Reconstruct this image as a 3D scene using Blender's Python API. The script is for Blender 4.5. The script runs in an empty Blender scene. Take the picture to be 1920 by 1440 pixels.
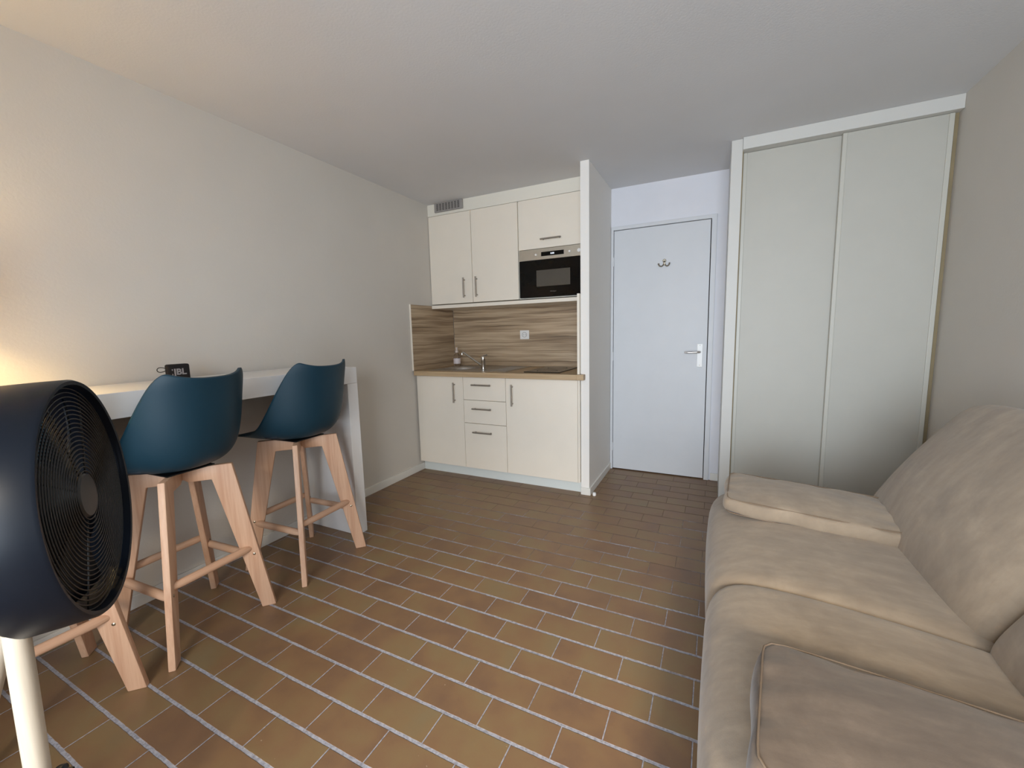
import bpy, bmesh, math, random
from math import sin, cos, pi, sqrt, radians
from mathutils import Vector, Matrix

random.seed(7)
SC = bpy.context.scene
COL = SC.collection

# ------------------------------------------------------------------ camera
YAW, PITCH, ROLL, FPX, CAMZ = 0.456246, -0.122838, -0.023982, 774.884, 1.2207
fw = Vector((-sin(YAW) * cos(PITCH), cos(YAW) * cos(PITCH), sin(PITCH)))
rt = Vector((cos(YAW), sin(YAW), 0))
up = rt.cross(fw)
r2 = cos(ROLL) * rt + sin(ROLL) * up
u2 = -sin(ROLL) * rt + cos(ROLL) * up
cd = bpy.data.cameras.new('camera')
cam = bpy.data.objects.new('camera', cd)
COL.objects.link(cam)
cd.sensor_width = 36
cd.lens = FPX * 36 / 1920
cd.clip_start = 0.02
cam.matrix_world = Matrix(((r2.x, u2.x, -fw.x, 0), (r2.y, u2.y, -fw.y, 0), (r2.z, u2.z, -fw.z, CAMZ), (0, 0, 0, 1)))
SC.camera = cam

# ------------------------------------------------------------------ world, light, exposure
SC.view_settings.view_transform = 'Standard'
SC.view_settings.look = 'None'
SC.view_settings.gamma = 1
SC.view_settings.use_curve_mapping = False
SC.view_settings.exposure = 0.04
SC.cycles.max_bounces = 10
SC.cycles.diffuse_bounces = 8
SC.cycles.use_denoising = True
SC.cycles.sample_clamp_indirect = 6
w = bpy.data.worlds.new('sky')
SC.world = w
w.use_nodes = True
w.node_tree.nodes['Background'].inputs[0].default_value = (0.80, 0.90, 1.0, 1)
w.node_tree.nodes['Background'].inputs[1].default_value = 1.1


def area(name, loc, target, sx, sy, power, col, spread=pi):
    d = bpy.data.lights.new(name, 'AREA')
    d.shape = 'RECTANGLE'; d.size = sx; d.size_y = sy; d.energy = power; d.color = col; d.spread = spread
    o = bpy.data.objects.new(name, d); COL.objects.link(o)
    o.location = loc
    o.rotation_euler = (Vector(target) - Vector(loc)).to_track_quat('-Z', 'Y').to_euler()
    return o


# daylight coming in through the glazed door in the rear wall (stands outside the glass)
area('window_daylight', (0.0, -1.52, 1.25), (0.1, 3.0, 1.10), 1.7, 1.85, 74, (0.83, 0.91, 1.0), radians(128))
# low warm evening sky seen through the same opening
area('evening_sky', (1.35, -3.3, 3.1), (0.3, 1.4, 0.45), 0.9, 0.6, 40, (1.0, 0.82, 0.58), radians(70))

# ------------------------------------------------------------------ room numbers (metres)
XL, XR = -2.373, 1.112           # side walls
YR = -1.35                       # rear wall behind the camera
YD = 3.596                       # door wall
YB = 3.507                       # kitchen backsplash
ZC = 2.379
YF = 2.893                       # base cabinet fronts
YU = 3.182                       # wall cabinet fronts
XP0, XP1, YP = -0.870, -0.807, 2.915


# ------------------------------------------------------------------ materials
def srgb(r, g, b):
    f = lambda c: (c / 255 / 12.92) if c / 255 <= 0.04045 else ((c / 255 + 0.055) / 1.055) ** 2.4
    return (f(r), f(g), f(b), 1)


def newmat(name):
    m = bpy.data.materials.new(name); m.use_nodes = True
    nt = m.node_tree
    return m, nt, nt.nodes['Principled BSDF']


def N(nt, t, **kw):
    n = nt.nodes.new(t)
    for k, v in kw.items():
        if k.startswith('i_'):
            key = k[2:]
            n.inputs[int(key) if key.isdigit() else key].default_value = v
        else:
            setattr(n, k, v)
    return n


def math_(nt, op, a, b=None, c=None, clamp=False):
    n = nt.nodes.new('ShaderNodeMath'); n.operation = op; n.use_clamp = clamp
    for i, x in enumerate((a, b, c)):
        if x is None: continue
        if isinstance(x, (int, float)): n.inputs[i].default_value = x
        else: nt.links.new(x, n.inputs[i])
    return n.outputs[0]


def mixc(nt, f, a, b):
    n = nt.nodes.new('ShaderNodeMix'); n.data_type = 'RGBA'
    for i, x in ((0, f), (6, a), (7, b)):
        if isinstance(x, (int, float)): n.inputs[i].default_value = x
        elif isinstance(x, tuple): n.inputs[i].default_value = x
        else: nt.links.new(x, n.inputs[i])
    return n.outputs[2]


def ramp(nt, fac, stops, interp='LINEAR'):
    n = nt.nodes.new('ShaderNodeValToRGB'); n.color_ramp.interpolation = interp
    e = n.color_ramp.elements
    while len(e) < len(stops): e.new(0.5)
    for el, (p, c) in zip(e, stops):
        el.position = p; el.color = c
    nt.links.new(fac, n.inputs[0])
    return n.outputs[0]


def coords(nt, scale=(1, 1, 1), rot=(0, 0, 0)):
    g = N(nt, 'ShaderNodeTexCoord')
    mp = N(nt, 'ShaderNodeMapping'); mp.inputs['Scale'].default_value = scale; mp.inputs['Rotation'].default_value = rot
    nt.links.new(g.outputs['Object'], mp.inputs[0])
    return mp.outputs[0]


def noise(nt, vec, scale, detail=4, rough=0.55, dist=0.0):
    n = N(nt, 'ShaderNodeTexNoise', i_Scale=scale, i_Detail=detail, i_Roughness=rough, i_Distortion=dist)
    if vec is not None: nt.links.new(vec, n.inputs['Vector'])
    return n.outputs[0]


def bump(nt, b, h, strength, dist):
    n = N(nt, 'ShaderNodeBump', i_Strength=strength, i_Distance=dist)
    nt.links.new(h, n.inputs['Height']); nt.links.new(n.outputs[0], b.inputs['Normal'])


def plain(name, c, rough=0.5, metal=0.0, var=0.04, scale=6, bstr=0.0, bscale=200, bdist=0.001, spec=0.5, **kw):
    m, nt, b = newmat(name)
    v = coords(nt)
    k = noise(nt, v, scale, 3)
    lo = tuple(max(0, x * (1 - var)) for x in c[:3]) + (1,)
    hi = tuple(min(1, x * (1 + var)) for x in c[:3]) + (1,)
    nt.links.new(ramp(nt, k, [(0.3, lo), (0.7, hi)]), b.inputs['Base Color'])
    b.inputs['Roughness'].default_value = rough
    b.inputs['Metallic'].default_value = metal
    b.inputs['Specular IOR Level'].default_value = spec
    for kk, vv in kw.items(): b.inputs[kk.replace('_', ' ')].default_value = vv
    if bstr: bump(nt, b, noise(nt, v, bscale, 3), bstr, bdist)
    return m


M = {}
M['partition'] = plain('partition_paint', srgb(232, 229, 224), 0.8, var=0.015, scale=2, bstr=0.2, bscale=90, bdist=0.002, spec=0.2)
M['wall'] = plain('wall_paint', srgb(206, 201, 193), 0.85, var=0.02, scale=2, bstr=0.25, bscale=90, bdist=0.002, spec=0.2)
M['ceiling'] = plain('ceiling_paint', srgb(211, 211, 212), 0.9, var=0.02, scale=2, bstr=0.3, bscale=110, bdist=0.002, spec=0.2)
M['doorwall'] = plain('gloss_white_paint', srgb(218, 219, 225), 0.55, var=0.015, bstr=0.15, bscale=60)
M['door'] = plain('door_white', srgb(206, 208, 211), 0.5, var=0.015, bstr=0.1, bscale=160)
M['skirting'] = plain('skirting_white', srgb(222, 220, 214), 0.5, var=0.01)
M['cream'] = plain('cream_laminate', srgb(231, 223, 209), 0.42, var=0.012, bstr=0.12, bscale=250)
M['creambody'] = plain('cabinet_body_white', srgb(226, 222, 210), 0.5, var=0.01)
M['plinth'] = plain('plinth_white', srgb(214, 220, 218), 0.5, var=0.01)
M['wardrobe'] = plain('wardrobe_panel', srgb(184, 182, 173), 0.5, var=0.015, bstr=0.15, bscale=220)
M['stile'] = plain('wardrobe_stile', srgb(192, 190, 180), 0.4, var=0.01)
M['fascia'] = plain('wardrobe_fascia', srgb(204, 203, 198), 0.5, var=0.01)
M['gapwood'] = plain('raw_edge_strip', srgb(140, 125, 95), 0.7, var=0.1)
M['desk'] = plain('desk_white', srgb(226, 225, 224), 0.32, var=0.01, scale=3)
M['steel'] = plain('brushed_steel', srgb(172, 164, 154), 0.4, 0.6, var=0.08, scale=30)
M['darksteel'] = plain('handle_metal', srgb(150, 142, 132), 0.4, 0.55, var=0.1, scale=30)
M['chrome'] = plain('chrome', srgb(215, 212, 208), 0.12, 1.0, var=0.02)
M['champagne'] = plain('microwave_steel', srgb(180, 172, 158), 0.42, 0.6, var=0.05, scale=20)
M['blackglass'] = plain('black_glass', srgb(14, 13, 12), 0.15, var=0.1, spec=0.15)
M['greyglass'] = plain('grey_window_glass', srgb(74, 70, 64), 0.25, var=0.05)
M['blackplastic'] = plain('black_plastic', srgb(18, 18, 20), 0.4, var=0.1)
M['fanblack'] = plain('fan_black', srgb(7, 15, 26), 0.40, var=0.08, spec=0.25)
M['fangrille'] = plain('fan_grille_black', srgb(14, 14, 15), 0.35, var=0.08)
M['hubgrey'] = plain('fan_hub', srgb(38, 38, 38), 0.4, var=0.05)
M['teal'] = plain('teal_plastic', srgb(16, 52, 68), 0.5, spec=0.38, var=0.05, scale=4, bstr=0.08, bscale=500, bdist=0.0006)
M['tealcush'] = plain('teal_seat_pad', srgb(18, 34, 46), 0.7, var=0.05)
M['screw'] = plain('screw_metal', srgb(170, 160, 140), 0.3, 1.0)
M['white'] = plain('white_plastic', srgb(232, 232, 230), 0.35, var=0.01)
M['vent'] = plain('grey_vent', srgb(150, 146, 142), 0.5, var=0.02)
M['darkhole'] = plain('dark_slot', srgb(45, 42, 40), 0.8)
M['hook'] = plain('hook_metal', srgb(150, 142, 126), 0.35, 0.8)
M['fabricblack'] = plain('speaker_mesh', srgb(24, 18, 18), 0.9, var=0.2, scale=300, bstr=0.4, bscale=900)
M['logo'] = plain('logo_grey', srgb(150, 145, 145), 0.5)
M['logodim'] = plain('logo_dim', srgb(105, 102, 98), 0.5)
M['tag'] = plain('care_tag', srgb(215, 218, 230), 0.7)
M['tagblue'] = plain('care_tag_print', srgb(50, 60, 150), 0.7)
M['hob'] = plain('hob_glass', srgb(34, 30, 27), 0.15, spec=0.4)
M['chinatop'] = plain('drain_metal', srgb(90, 88, 84), 0.3, 1.0)
M['gapshade'] = plain('gap_shade', srgb(60, 50, 40), 0.8)


def wood(name, c0, c1, along='z', scale=1.0, rough=0.5, streak=14, fine=60):
    m, nt, b = newmat(name)
    s = {'x': (0.6, streak, streak), 'y': (streak, 0.6, streak), 'z': (streak, streak, 0.6)}[along]
    v = coords(nt, tuple(a * scale for a in s))
    a = noise(nt, v, 1.0, 6, 0.6, 0.4)
    v2 = coords(nt, tuple(x * 5 * scale for x in s))
    f = noise(nt, v2, 1.0, 3, 0.6)
    k = math_(nt, 'ADD', math_(nt, 'MULTIPLY', a, 0.7), math_(nt, 'MULTIPLY', f, 0.3))
    nt.links.new(ramp(nt, k, [(0.35, c0), (0.62, c1)]), b.inputs['Base Color'])
    b.inputs['Roughness'].default_value = rough
    bump(nt, b, f, 0.08, 0.001)
    return m


M['beech'] = wood('beech', srgb(188, 146, 118), srgb(212, 176, 148), 'z', 1.6)
M['beechh'] = wood('beech_rail', srgb(188, 146, 118), srgb(212, 176, 148), 'y', 1.6)
M['birch'] = wood('birch_leg', srgb(186, 176, 158), srgb(208, 198, 182), 'z', 1.2)
M['worktop'] = wood('oak_worktop', srgb(166, 140, 108), srgb(190, 166, 132), 'x', 2.2)


def zebra(name):
    m, nt, b = newmat(name)
    g = N(nt, 'ShaderNodeTexCoord')
    sep = N(nt, 'ShaderNodeSeparateXYZ'); nt.links.new(g.outputs['Object'], sep.inputs[0])
    along = math_(nt, 'ADD', sep.outputs[0], math_(nt, 'MULTIPLY', sep.outputs[1], 1.0))
    wv = N(nt, 'ShaderNodeCombineXYZ'); nt.links.new(along, wv.inputs[0]); nt.links.new(sep.outputs[2], wv.inputs[2])
    warp = noise(nt, wv.outputs[0], 3.0, 2)
    zz = math_(nt, 'ADD', sep.outputs[2], math_(nt, 'MULTIPLY', warp, 0.03))
    def layer(ax, az, det, off):
        c = N(nt, 'ShaderNodeCombineXYZ')
        nt.links.new(math_(nt, 'MULTIPLY', along, ax), c.inputs[0])
        nt.links.new(math_(nt, 'ADD', math_(nt, 'MULTIPLY', zz, az), off), c.inputs[2])
        return noise(nt, c.outputs[0], 1.0, det, 0.6)
    broad = layer(0.9, 26, 3, 0.0)
    fine = layer(1.2, 130, 5, 7.3)
    dark = layer(1.1, 85, 2, 3.1)
    k = math_(nt, 'ADD', math_(nt, 'MULTIPLY', broad, 0.6), math_(nt, 'MULTIPLY', fine, 0.4))
    c = ramp(nt, k, [(0.36, srgb(118, 98, 78)), (0.45, srgb(152, 130, 104)), (0.54, srgb(184, 162, 134)), (0.66, srgb(200, 180, 152))])
    lines = ramp(nt, dark, [(0.62, (0, 0, 0, 1)), (0.70, (1, 1, 1, 1))])
    nt.links.new(mixc(nt, math_(nt, 'MULTIPLY', lines, 0.65), c, srgb(98, 78, 58)), b.inputs['Base Color'])
    b.inputs['Roughness'].default_value = 0.45
    return m


M['zebra'] = zebra('striped_wood_laminate')


def suede(name, c0, c1, c2):
    m, nt, b = newmat(name)
    v = coords(nt)
    a = noise(nt, v, 5, 6, 0.62, 0.6)
    d = noise(nt, coords(nt, (3, 9, 3)), 3.0, 5, 0.6)
    f = noise(nt, v, 420, 2)
    k = math_(nt, 'ADD', math_(nt, 'MULTIPLY', a, 0.62), math_(nt, 'MULTIPLY', d, 0.38))
    nt.links.new(ramp(nt, k, [(0.34, c0), (0.5, c1), (0.66, c2)]), b.inputs['Base Color'])
    b.inputs['Roughness'].default_value = 0.95
    b.inputs['Specular IOR Level'].default_value = 0.15
    b.inputs['Sheen Weight'].default_value = 0.25
    b.inputs['Sheen Roughness'].default_value = 0.5
    h = math_(nt, 'ADD', math_(nt, 'MULTIPLY', noise(nt, v, 9, 3), 1.0), math_(nt, 'MULTIPLY', f, 0.05))
    bump(nt, b, h, 0.35, 0.012)
    return m


M['suede'] = suede('taupe_suede', srgb(143, 128, 111), srgb(158, 142, 123), srgb(174, 157, 136))
M['suededark'] = suede('dark_suede', srgb(90, 77, 66), srgb(107, 93, 80), srgb(127, 111, 97))  # same suede as the sofa in a darker tone, for the near cushion
M['pipingdark'] = plain('dark_suede_piping', srgb(112, 96, 80), 0.9)
M['piping'] = plain('suede_piping', srgb(134, 114, 94), 0.9)


def floor_mat():
    m, nt, b = newmat('terracotta_tiles')
    g = N(nt, 'ShaderNodeNewGeometry')
    sep = N(nt, 'ShaderNodeSeparateXYZ'); nt.links.new(g.outputs['Position'], sep.inputs[0])
    X, Y = sep.outputs[0], sep.outputs[1]
    U, V = 0.2445, 0.1180
    wob = math_(nt, 'MULTIPLY', math_(nt, 'SUBTRACT', noise(nt, g.outputs['Position'], 35, 3), 0.5), 0.004)
    row = math_(nt, 'DIVIDE', math_(nt, 'SUBTRACT', math_(nt, 'ADD', Y, wob), 0.973), V)
    k = math_(nt, 'FLOOR', row)
    fy = math_(nt, 'SUBTRACT', row, k)
    par = math_(nt, 'MULTIPLY', math_(nt, 'FRACT', math_(nt, 'DIVIDE', k, 2.0)), 2.0)
    jit = N(nt, 'ShaderNodeTexWhiteNoise', noise_dimensions='1D'); nt.links.new(k, jit.inputs['W'])
    xo = math_(nt, 'ADD', math_(nt, 'DIVIDE', math_(nt, 'ADD', X, 1.241), U), math_(nt, 'MULTIPLY', math_(nt, 'SUBTRACT', par, 1.0), 0.51))
    xo = math_(nt, 'ADD', xo, math_(nt, 'MULTIPLY', jit.outputs[0], 0.04))
    j = math_(nt, 'FLOOR', xo)
    fx = math_(nt, 'SUBTRACT', xo, j)
    dy = math_(nt, 'MULTIPLY', math_(nt, 'MINIMUM', fy, math_(nt, 'SUBTRACT', 1.0, fy)), V)
    dx = math_(nt, 'MULTIPLY', math_(nt, 'MINIMUM', fx, math_(nt, 'SUBTRACT', 1.0, fx)), U)
    def mr(v, a, bb, lo, hi):
        n = N(nt, 'ShaderNodeMapRange'); n.interpolation_type = 'SMOOTHSTEP'
        nt.links.new(v, n.inputs[0])
        for i, x in ((1, a), (2, bb), (3, lo), (4, hi)): n.inputs[i].default_value = x
        return n.outputs[0]
    gy = mr(dy, 0.0042, 0.0062, 1, 0)
    gx = mr(dx, 0.0012, 0.0026, 1, 0)
    grout = math_(nt, 'MAXIMUM', gy, gx)
    # each tile its own colour, mottled from orange brown to olive
    cv = N(nt, 'ShaderNodeCombineXYZ'); nt.links.new(k, cv.inputs[0]); nt.links.new(j, cv.inputs[1])
    wn = N(nt, 'ShaderNodeTexWhiteNoise', noise_dimensions='3D'); nt.links.new(cv.outputs[0], wn.inputs['Vector'])
    ov = N(nt, 'ShaderNodeVectorMath', operation='MULTIPLY_ADD')
    nt.links.new(wn.outputs['Color'], ov.inputs[0]); ov.inputs[1].default_value = (9, 9, 9); nt.links.new(g.outputs['Position'], ov.inputs[2])
    mot = noise(nt, ov.outputs[0], 6.5, 3, 0.5)
    fine = noise(nt, g.outputs['Position'], 150, 3, 0.6)
    kk = math_(nt, 'ADD', math_(nt, 'MULTIPLY', mot, 0.85), math_(nt, 'MULTIPLY', math_(nt, 'SUBTRACT', wn.outputs[0], 0.5), 0.22))
    kk = math_(nt, 'ADD', kk, math_(nt, 'MULTIPLY', fine, 0.1))
    tile = ramp(nt, kk, [(0.28, srgb(118, 90, 68)), (0.44, srgb(128, 99, 71)), (0.58, srgb(130, 106, 74)), (0.74, srgb(127, 109, 79))])
    # grout: glare painted in as pale grey up front, soiled brown near the kitchen
    dirtn = noise(nt, g.outputs['Position'], 3.2, 5, 0.65)
    dirt_glare = mr(math_(nt, 'ADD', math_(nt, 'MULTIPLY', Y, 0.36), math_(nt, 'MULTIPLY', math_(nt, 'SUBTRACT', dirtn, 0.5), 1.5)), 0.42, 1.0, 0, 1)
    fleck = noise(nt, g.outputs['Position'], 90, 4, 0.7)
    gcol = ramp(nt, fleck, [(0.35, srgb(128, 128, 136)), (0.6, srgb(172, 172, 182))])
    gcol = mixc(nt, math_(nt, 'MULTIPLY', dirt_glare, 0.93), gcol, srgb(112, 88, 66))
    specks = mr(noise(nt, g.outputs['Position'], 55, 1), 0.80, 0.83, 0, 1)
    col = mixc(nt, grout, tile, gcol)
    col = mixc(nt, math_(nt, 'MULTIPLY', specks, 0.5), col, srgb(190, 175, 155))
    nt.links.new(col, b.inputs['Base Color'])
    rr = math_(nt, 'ADD', math_(nt, 'MULTIPLY', grout, 0.45), math_(nt, 'ADD', 0.36, math_(nt, 'MULTIPLY', mot, 0.12)))
    nt.links.new(rr, b.inputs['Roughness'])
    b.inputs['Specular IOR Level'].default_value = 0.55
    h = math_(nt, 'ADD', math_(nt, 'MULTIPLY', grout, -1.0), math_(nt, 'MULTIPLY', fine, 0.05))
    h = math_(nt, 'ADD', h, math_(nt, 'MULTIPLY', mot, 0.3))
    bump(nt, b, h, 0.6, 0.0025)
    return m


M['floor'] = floor_mat()


def glassmat(name, col=(1, 1, 1, 1), rough=0.0, ior=1.1):
    m, nt, b = newmat(name)
    b.inputs['Base Color'].default_value = col
    b.inputs['Roughness'].default_value = rough
    b.inputs['Transmission Weight'].default_value = 1
    b.inputs['IOR'].default_value = ior
    return m


M['clear'] = glassmat('clear_plastic', (0.93, 0.90, 0.90, 1), 0.05, 1.3)


def emis(name, c, s):
    m, nt, b = newmat(name)
    b.inputs['Base Color'].default_value = c
    b.inputs['Emission Color'].default_value = c
    b.inputs['Emission Strength'].default_value = s
    return m


M['led'] = emis('display_digits', (0.85, 0.9, 1, 1), 1.2)

# ------------------------------------------------------------------ mesh helpers
BASE = {}


def tag(o, label=None, cat=None, group=None, kind=None):
    if label: o['label'] = label
    if cat: o['category'] = cat
    if group: o['group'] = group
    if kind: o['kind'] = kind
    return o


def thing(name, label, cat, loc=(0, 0, 0), group=None):
    o = bpy.data.objects.new(name, None); COL.objects.link(o)
    o.empty_display_size = 0.1
    o.location = loc
    BASE[o] = Vector(loc)
    return tag(o, label, cat, group)


def obj(name, bm, m, parent=None, smooth=False, label=None):
    """link a bmesh (world coordinates) as one mesh object"""
    bmesh.ops.recalc_face_normals(bm, faces=bm.faces)
    me = bpy.data.meshes.new(name)
    if parent is None:
        xs = [v.co for v in bm.verts]
        lo = Vector([min(c[i] for c in xs) for i in range(3)]); hi = Vector([max(c[i] for c in xs) for i in range(3)])
        base = Vector(((lo.x + hi.x) / 2, (lo.y + hi.y) / 2, lo.z))
    else:
        base = BASE[parent]
    bmesh.ops.translate(bm, verts=bm.verts, vec=-base)
    bm.to_mesh(me); bm.free()
    if smooth:
        for p in me.polygons: p.use_smooth = True
        if smooth != 'all':
            me.set_sharp_from_angle(angle=radians(38))
    o = bpy.data.objects.new(name, me); COL.objects.link(o)
    me.materials.append(m)
    if parent is None: o.location = base
    else: o.parent = parent
    BASE[o] = base
    if label: o['label'] = label
    return o


def struct(name, bm, m, parent=None, **k):
    o = obj(name, bm, m, parent, **k)
    if parent is None: o['kind'] = 'structure'
    return o


def B(): return bmesh.new()


def merge(bm, other):
    me = bpy.data.meshes.new('tmp'); other.to_mesh(me); other.free(); bm.from_mesh(me); bpy.data.meshes.remove(me)


def box(bm, x0, x1, y0, y1, z0, z1, bev=0.0, seg=2):
    t = bmesh.new()
    bmesh.ops.create_cube(t, size=1)
    for v in t.verts:
        v.co = Vector(((x0 + x1) / 2 + v.co.x * (x1 - x0), (y0 + y1) / 2 + v.co.y * (y1 - y0), (z0 + z1) / 2 + v.co.z * (z1 - z0)))
    if bev: bmesh.ops.bevel(t, geom=t.edges[:], offset=bev, segments=seg, affect='EDGES', profile=0.5)
    merge(bm, t)
    return bm


def bx(*a, **k): return box(B(), *a, **k)


def frame_of(d):
    d = d.normalized()
    a = Vector((0, 0, 1)) if abs(d.z) < 0.9 else Vector((1, 0, 0))
    u = d.cross(a).normalized()
    return u, d.cross(u).normalized()


def tube(bm, pts, r, seg=12, cap=True, closed=False, sx=1.0):
    pts = [Vector(p) for p in pts]
    rs = r if isinstance(r, (list, tuple)) else [r] * len(pts)
    rings = []
    n = len(pts)
    ref = None
    for i, p in enumerate(pts):
        if closed: d = pts[(i + 1) % n] - pts[i - 1]
        else: d = pts[min(i + 1, n - 1)] - pts[max(i - 1, 0)]
        if ref is None: u, v = frame_of(d)
        else:
            dn = d.normalized(); u = (ref - dn * ref.dot(dn)).normalized(); v = dn.cross(u)
        ref = u
        rings.append([bm.verts.new(p + rs[i] * (cos(a) * u * sx + sin(a) * v)) for a in (2 * pi * k / seg for k in range(seg))])
    m = n if closed else n - 1
    for i in range(m):
        a, b2 = rings[i], rings[(i + 1) % n]
        for k in range(seg):
            bm.faces.new((a[k], a[(k + 1) % seg], b2[(k + 1) % seg], b2[k]))
    if cap and not closed:
        bm.faces.new(rings[0][::-1]); bm.faces.new(rings[-1])
    return bm


def lathe(bm, prof, axis_o, axis_d, seg=48, close=False):
    """prof: list of (radius, distance along axis)"""
    d = Vector(axis_d).normalized(); o = Vector(axis_o)
    u, v = frame_of(d)
    rings = []
    for r, h in prof:
        if r < 1e-6: rings.append([bm.verts.new(o + d * h)])
        else: rings.append([bm.verts.new(o + d * h + r * (cos(a) * u + sin(a) * v)) for a in (2 * pi * k / seg for k in range(seg))])
    pairs = list(zip(rings[:-1], rings[1:]))
    if close: pairs.append((rings[-1], rings[0]))
    for a, b2 in pairs:
        for k in range(seg):
            k2 = (k + 1) % seg
            q = [a[k % len(a)], a[k2 % len(a)], b2[k2 % len(b2)], b2[k % len(b2)]]
            q2 = []
            for x in q:
                if x not in q2: q2.append(x)
            if len(q2) > 2: bm.faces.new(q2)
    return bm


def prism(bm, pts, vec, bev=0.0):
    t = bmesh.new()
    a = [t.verts.new(Vector(p)) for p in pts]; b2 = [t.verts.new(Vector(p) + Vector(vec)) for p in pts]
    t.faces.new(a[::-1]); t.faces.new(b2)
    n = len(pts)
    for i in range(n): t.faces.new((a[i], a[(i + 1) % n], b2[(i + 1) % n], b2[i]))
    bmesh.ops.recalc_face_normals(t, faces=t.faces)
    if bev: bmesh.ops.bevel(t, geom=t.edges[:], offset=bev, segments=2, affect='EDGES', profile=0.5)
    merge(bm, t)
    return bm


def text_mesh(name, s, size, m, parent, origin, right, upv, depth=0.0006, bold=0.0):
    """lettering standing at origin, reading along right, turned up along upv"""
    cu = bpy.data.curves.new(name, 'FONT')
    cu.body = s; cu.size = size; cu.extrude = depth; cu.offset = bold
    cu.align_x = 'CENTER'; cu.align_y = 'CENTER'
    tmp = bpy.data.objects.new('tmp_text', cu); COL.objects.link(tmp)
    bpy.context.view_layer.update()
    dg = bpy.context.evaluated_depsgraph_get()
    me = bpy.data.meshes.new_from_object(tmp.evaluated_get(dg))
    bpy.data.objects.remove(tmp); bpy.data.curves.remove(cu)
    r_ = Vector(right).normalized(); u_ = Vector(upv).normalized(); n_ = r_.cross(u_)
    base = BASE[parent]
    for v in me.vertices:
        v.co = Vector(origin) + r_ * v.co.x + u_ * v.co.y + n_ * v.co.z - base
    me.name = name
    me.materials.clear(); me.materials.append(m)
    o = bpy.data.objects.new(name, me); COL.objects.link(o); o.parent = parent
    BASE[o] = base
    return o


# ------------------------------------------------------------------ room shell
T = 0.12
struct('floor', bx(XL - T, XR + T, YR - T, YD + T, -0.1, 0), M['floor'])
struct('ceiling', bx(XL - T, XR + T, YR - T, YD + T, ZC, ZC + 0.12), M['ceiling'])
struct('wall_left', bx(XL - T, XL, YR - T, YD + T, 0, ZC), M['wall'])
struct('wall_right', bx(XR, XR + T, YR - T, YD + T, 0, ZC), M['wall'])
# back wall: behind the kitchen niche, over and beside the door
DX0, DX1, DZ = -0.781, -0.053, 2.04
bm = B()
box(bm, XL, XP0, YB + 0.02, YD + T, 0, ZC)
box(bm, XP0, DX0 - 0.02, YD, YD + T, 0, ZC)
box(bm, DX1 + 0.02, XR, YD, YD + T, 0, ZC)
box(bm, DX0 - 0.02, DX1 + 0.02, YD, YD + T, DZ + 0.02, ZC)
struct('wall_back', bm, M['doorwall'])
struct('wall_middle', bx(XP0, XP1, YP, YD, 0, ZC, bev=0.002), M['partition'])
# rear wall with the glazed opening the daylight comes through
bm = B()
WX0, WX1, WZ = -1.5, 1.05, 2.15
box(bm, XL, WX0, YR - T, YR, 0, ZC); box(bm, WX1, XR, YR - T, YR, 0, ZC); box(bm, WX0, WX1, YR - T, YR, WZ, ZC)
struct('wall_rear', bm, M['wall'])
w1 = bpy.data.objects.new('window_1', None); COL.objects.link(w1); w1.location = (0, YR, 0); BASE[w1] = Vector((0, YR, 0)); w1['kind'] = 'structure'
bm = B()
for x in (WX0, (WX0 + WX1) / 2 - 0.035, WX1 - 0.07): box(bm, x, x + 0.07, YR - 0.09, YR - 0.03, 0, WZ)
box(bm, WX0, WX1, YR - 0.09, YR - 0.03, 0, 0.08); box(bm, WX0, WX1, YR - 0.09, YR - 0.03, WZ - 0.07, WZ)
obj('window_frame', bm, M['skirting'], w1)

# skirting boards
struct('baseboard_left', bx(XL, XL + 0.012, YR, YF + 0.06, 0, 0.062, bev=0.002), M['skirting'])
bm = B(); box(bm, XP1, XP1 + 0.010, YP - 0.010, YD, 0, 0.055, bev=0.002); box(bm, XP0, XP1, YP - 0.010, YP, 0, 0.055, bev=0.002)
struct('baseboard_middle', bm, M['skirting'])
struct('baseboard_back', bx(DX1 + 0.055, 0.057, YD - 0.012, YD, 0, 0.06, bev=0.002), M['skirting'])
struct('baseboard_right', bx(XR - 0.012, XR, YR, 3.05, 0, 0.062, bev=0.002), M['skirting'])
# boxed-in strip over the wall cabinets
struct('trim_1', bx(XL, XP0, YU + 0.004, YB + 0.02, 2.279, ZC), M['creambody'])

# door with frame, hinges, lever handle
dr = bpy.data.objects.new('door_1', None); COL.objects.link(dr); dr.location = (DX0, YD, 0); BASE[dr] = Vector((DX0, YD, 0)); dr['kind'] = 'structure'
bm = B()
fwid = 0.042
box(bm, DX0 - fwid + 0.02, DX0 - 0.003, YD - 0.014, YD + 0.06, 0, DZ + 0.03, bev=0.002)
box(bm, DX1 + 0.006, DX1 + fwid, YD - 0.014, YD + 0.06, 0, DZ + 0.03, bev=0.002)
box(bm, DX0 - fwid + 0.02, DX1 + fwid, YD - 0.0145, YD + 0.06, DZ + 0.004, DZ + 0.032, bev=0.002)
obj('door_frame', bm, M['door'], dr)
obj('door_gap_sheet', bx(DX0 - 0.02, DX1 + 0.02, YD + 0.045, YD + 0.07, 0, DZ + 0.02), M['gapshade'], dr)  # dark sheet behind the leaf, shade of the door gap put into its colour
leaf = obj('door_leaf', bx(DX0, DX1, YD - 0.004, YD + 0.036, 0.008, DZ, bev=0.0015), M['door'], dr)
for z in (1.79, 1.0, 0.205):
    bm = B(); tube(bm, [(DX0 - 0.003, YD - 0.010, z - 0.035), (DX0 - 0.003, YD - 0.010, z + 0.035)], 0.006, 10)
    obj('hinge', bm, M['door'], dr, smooth=True)
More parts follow.
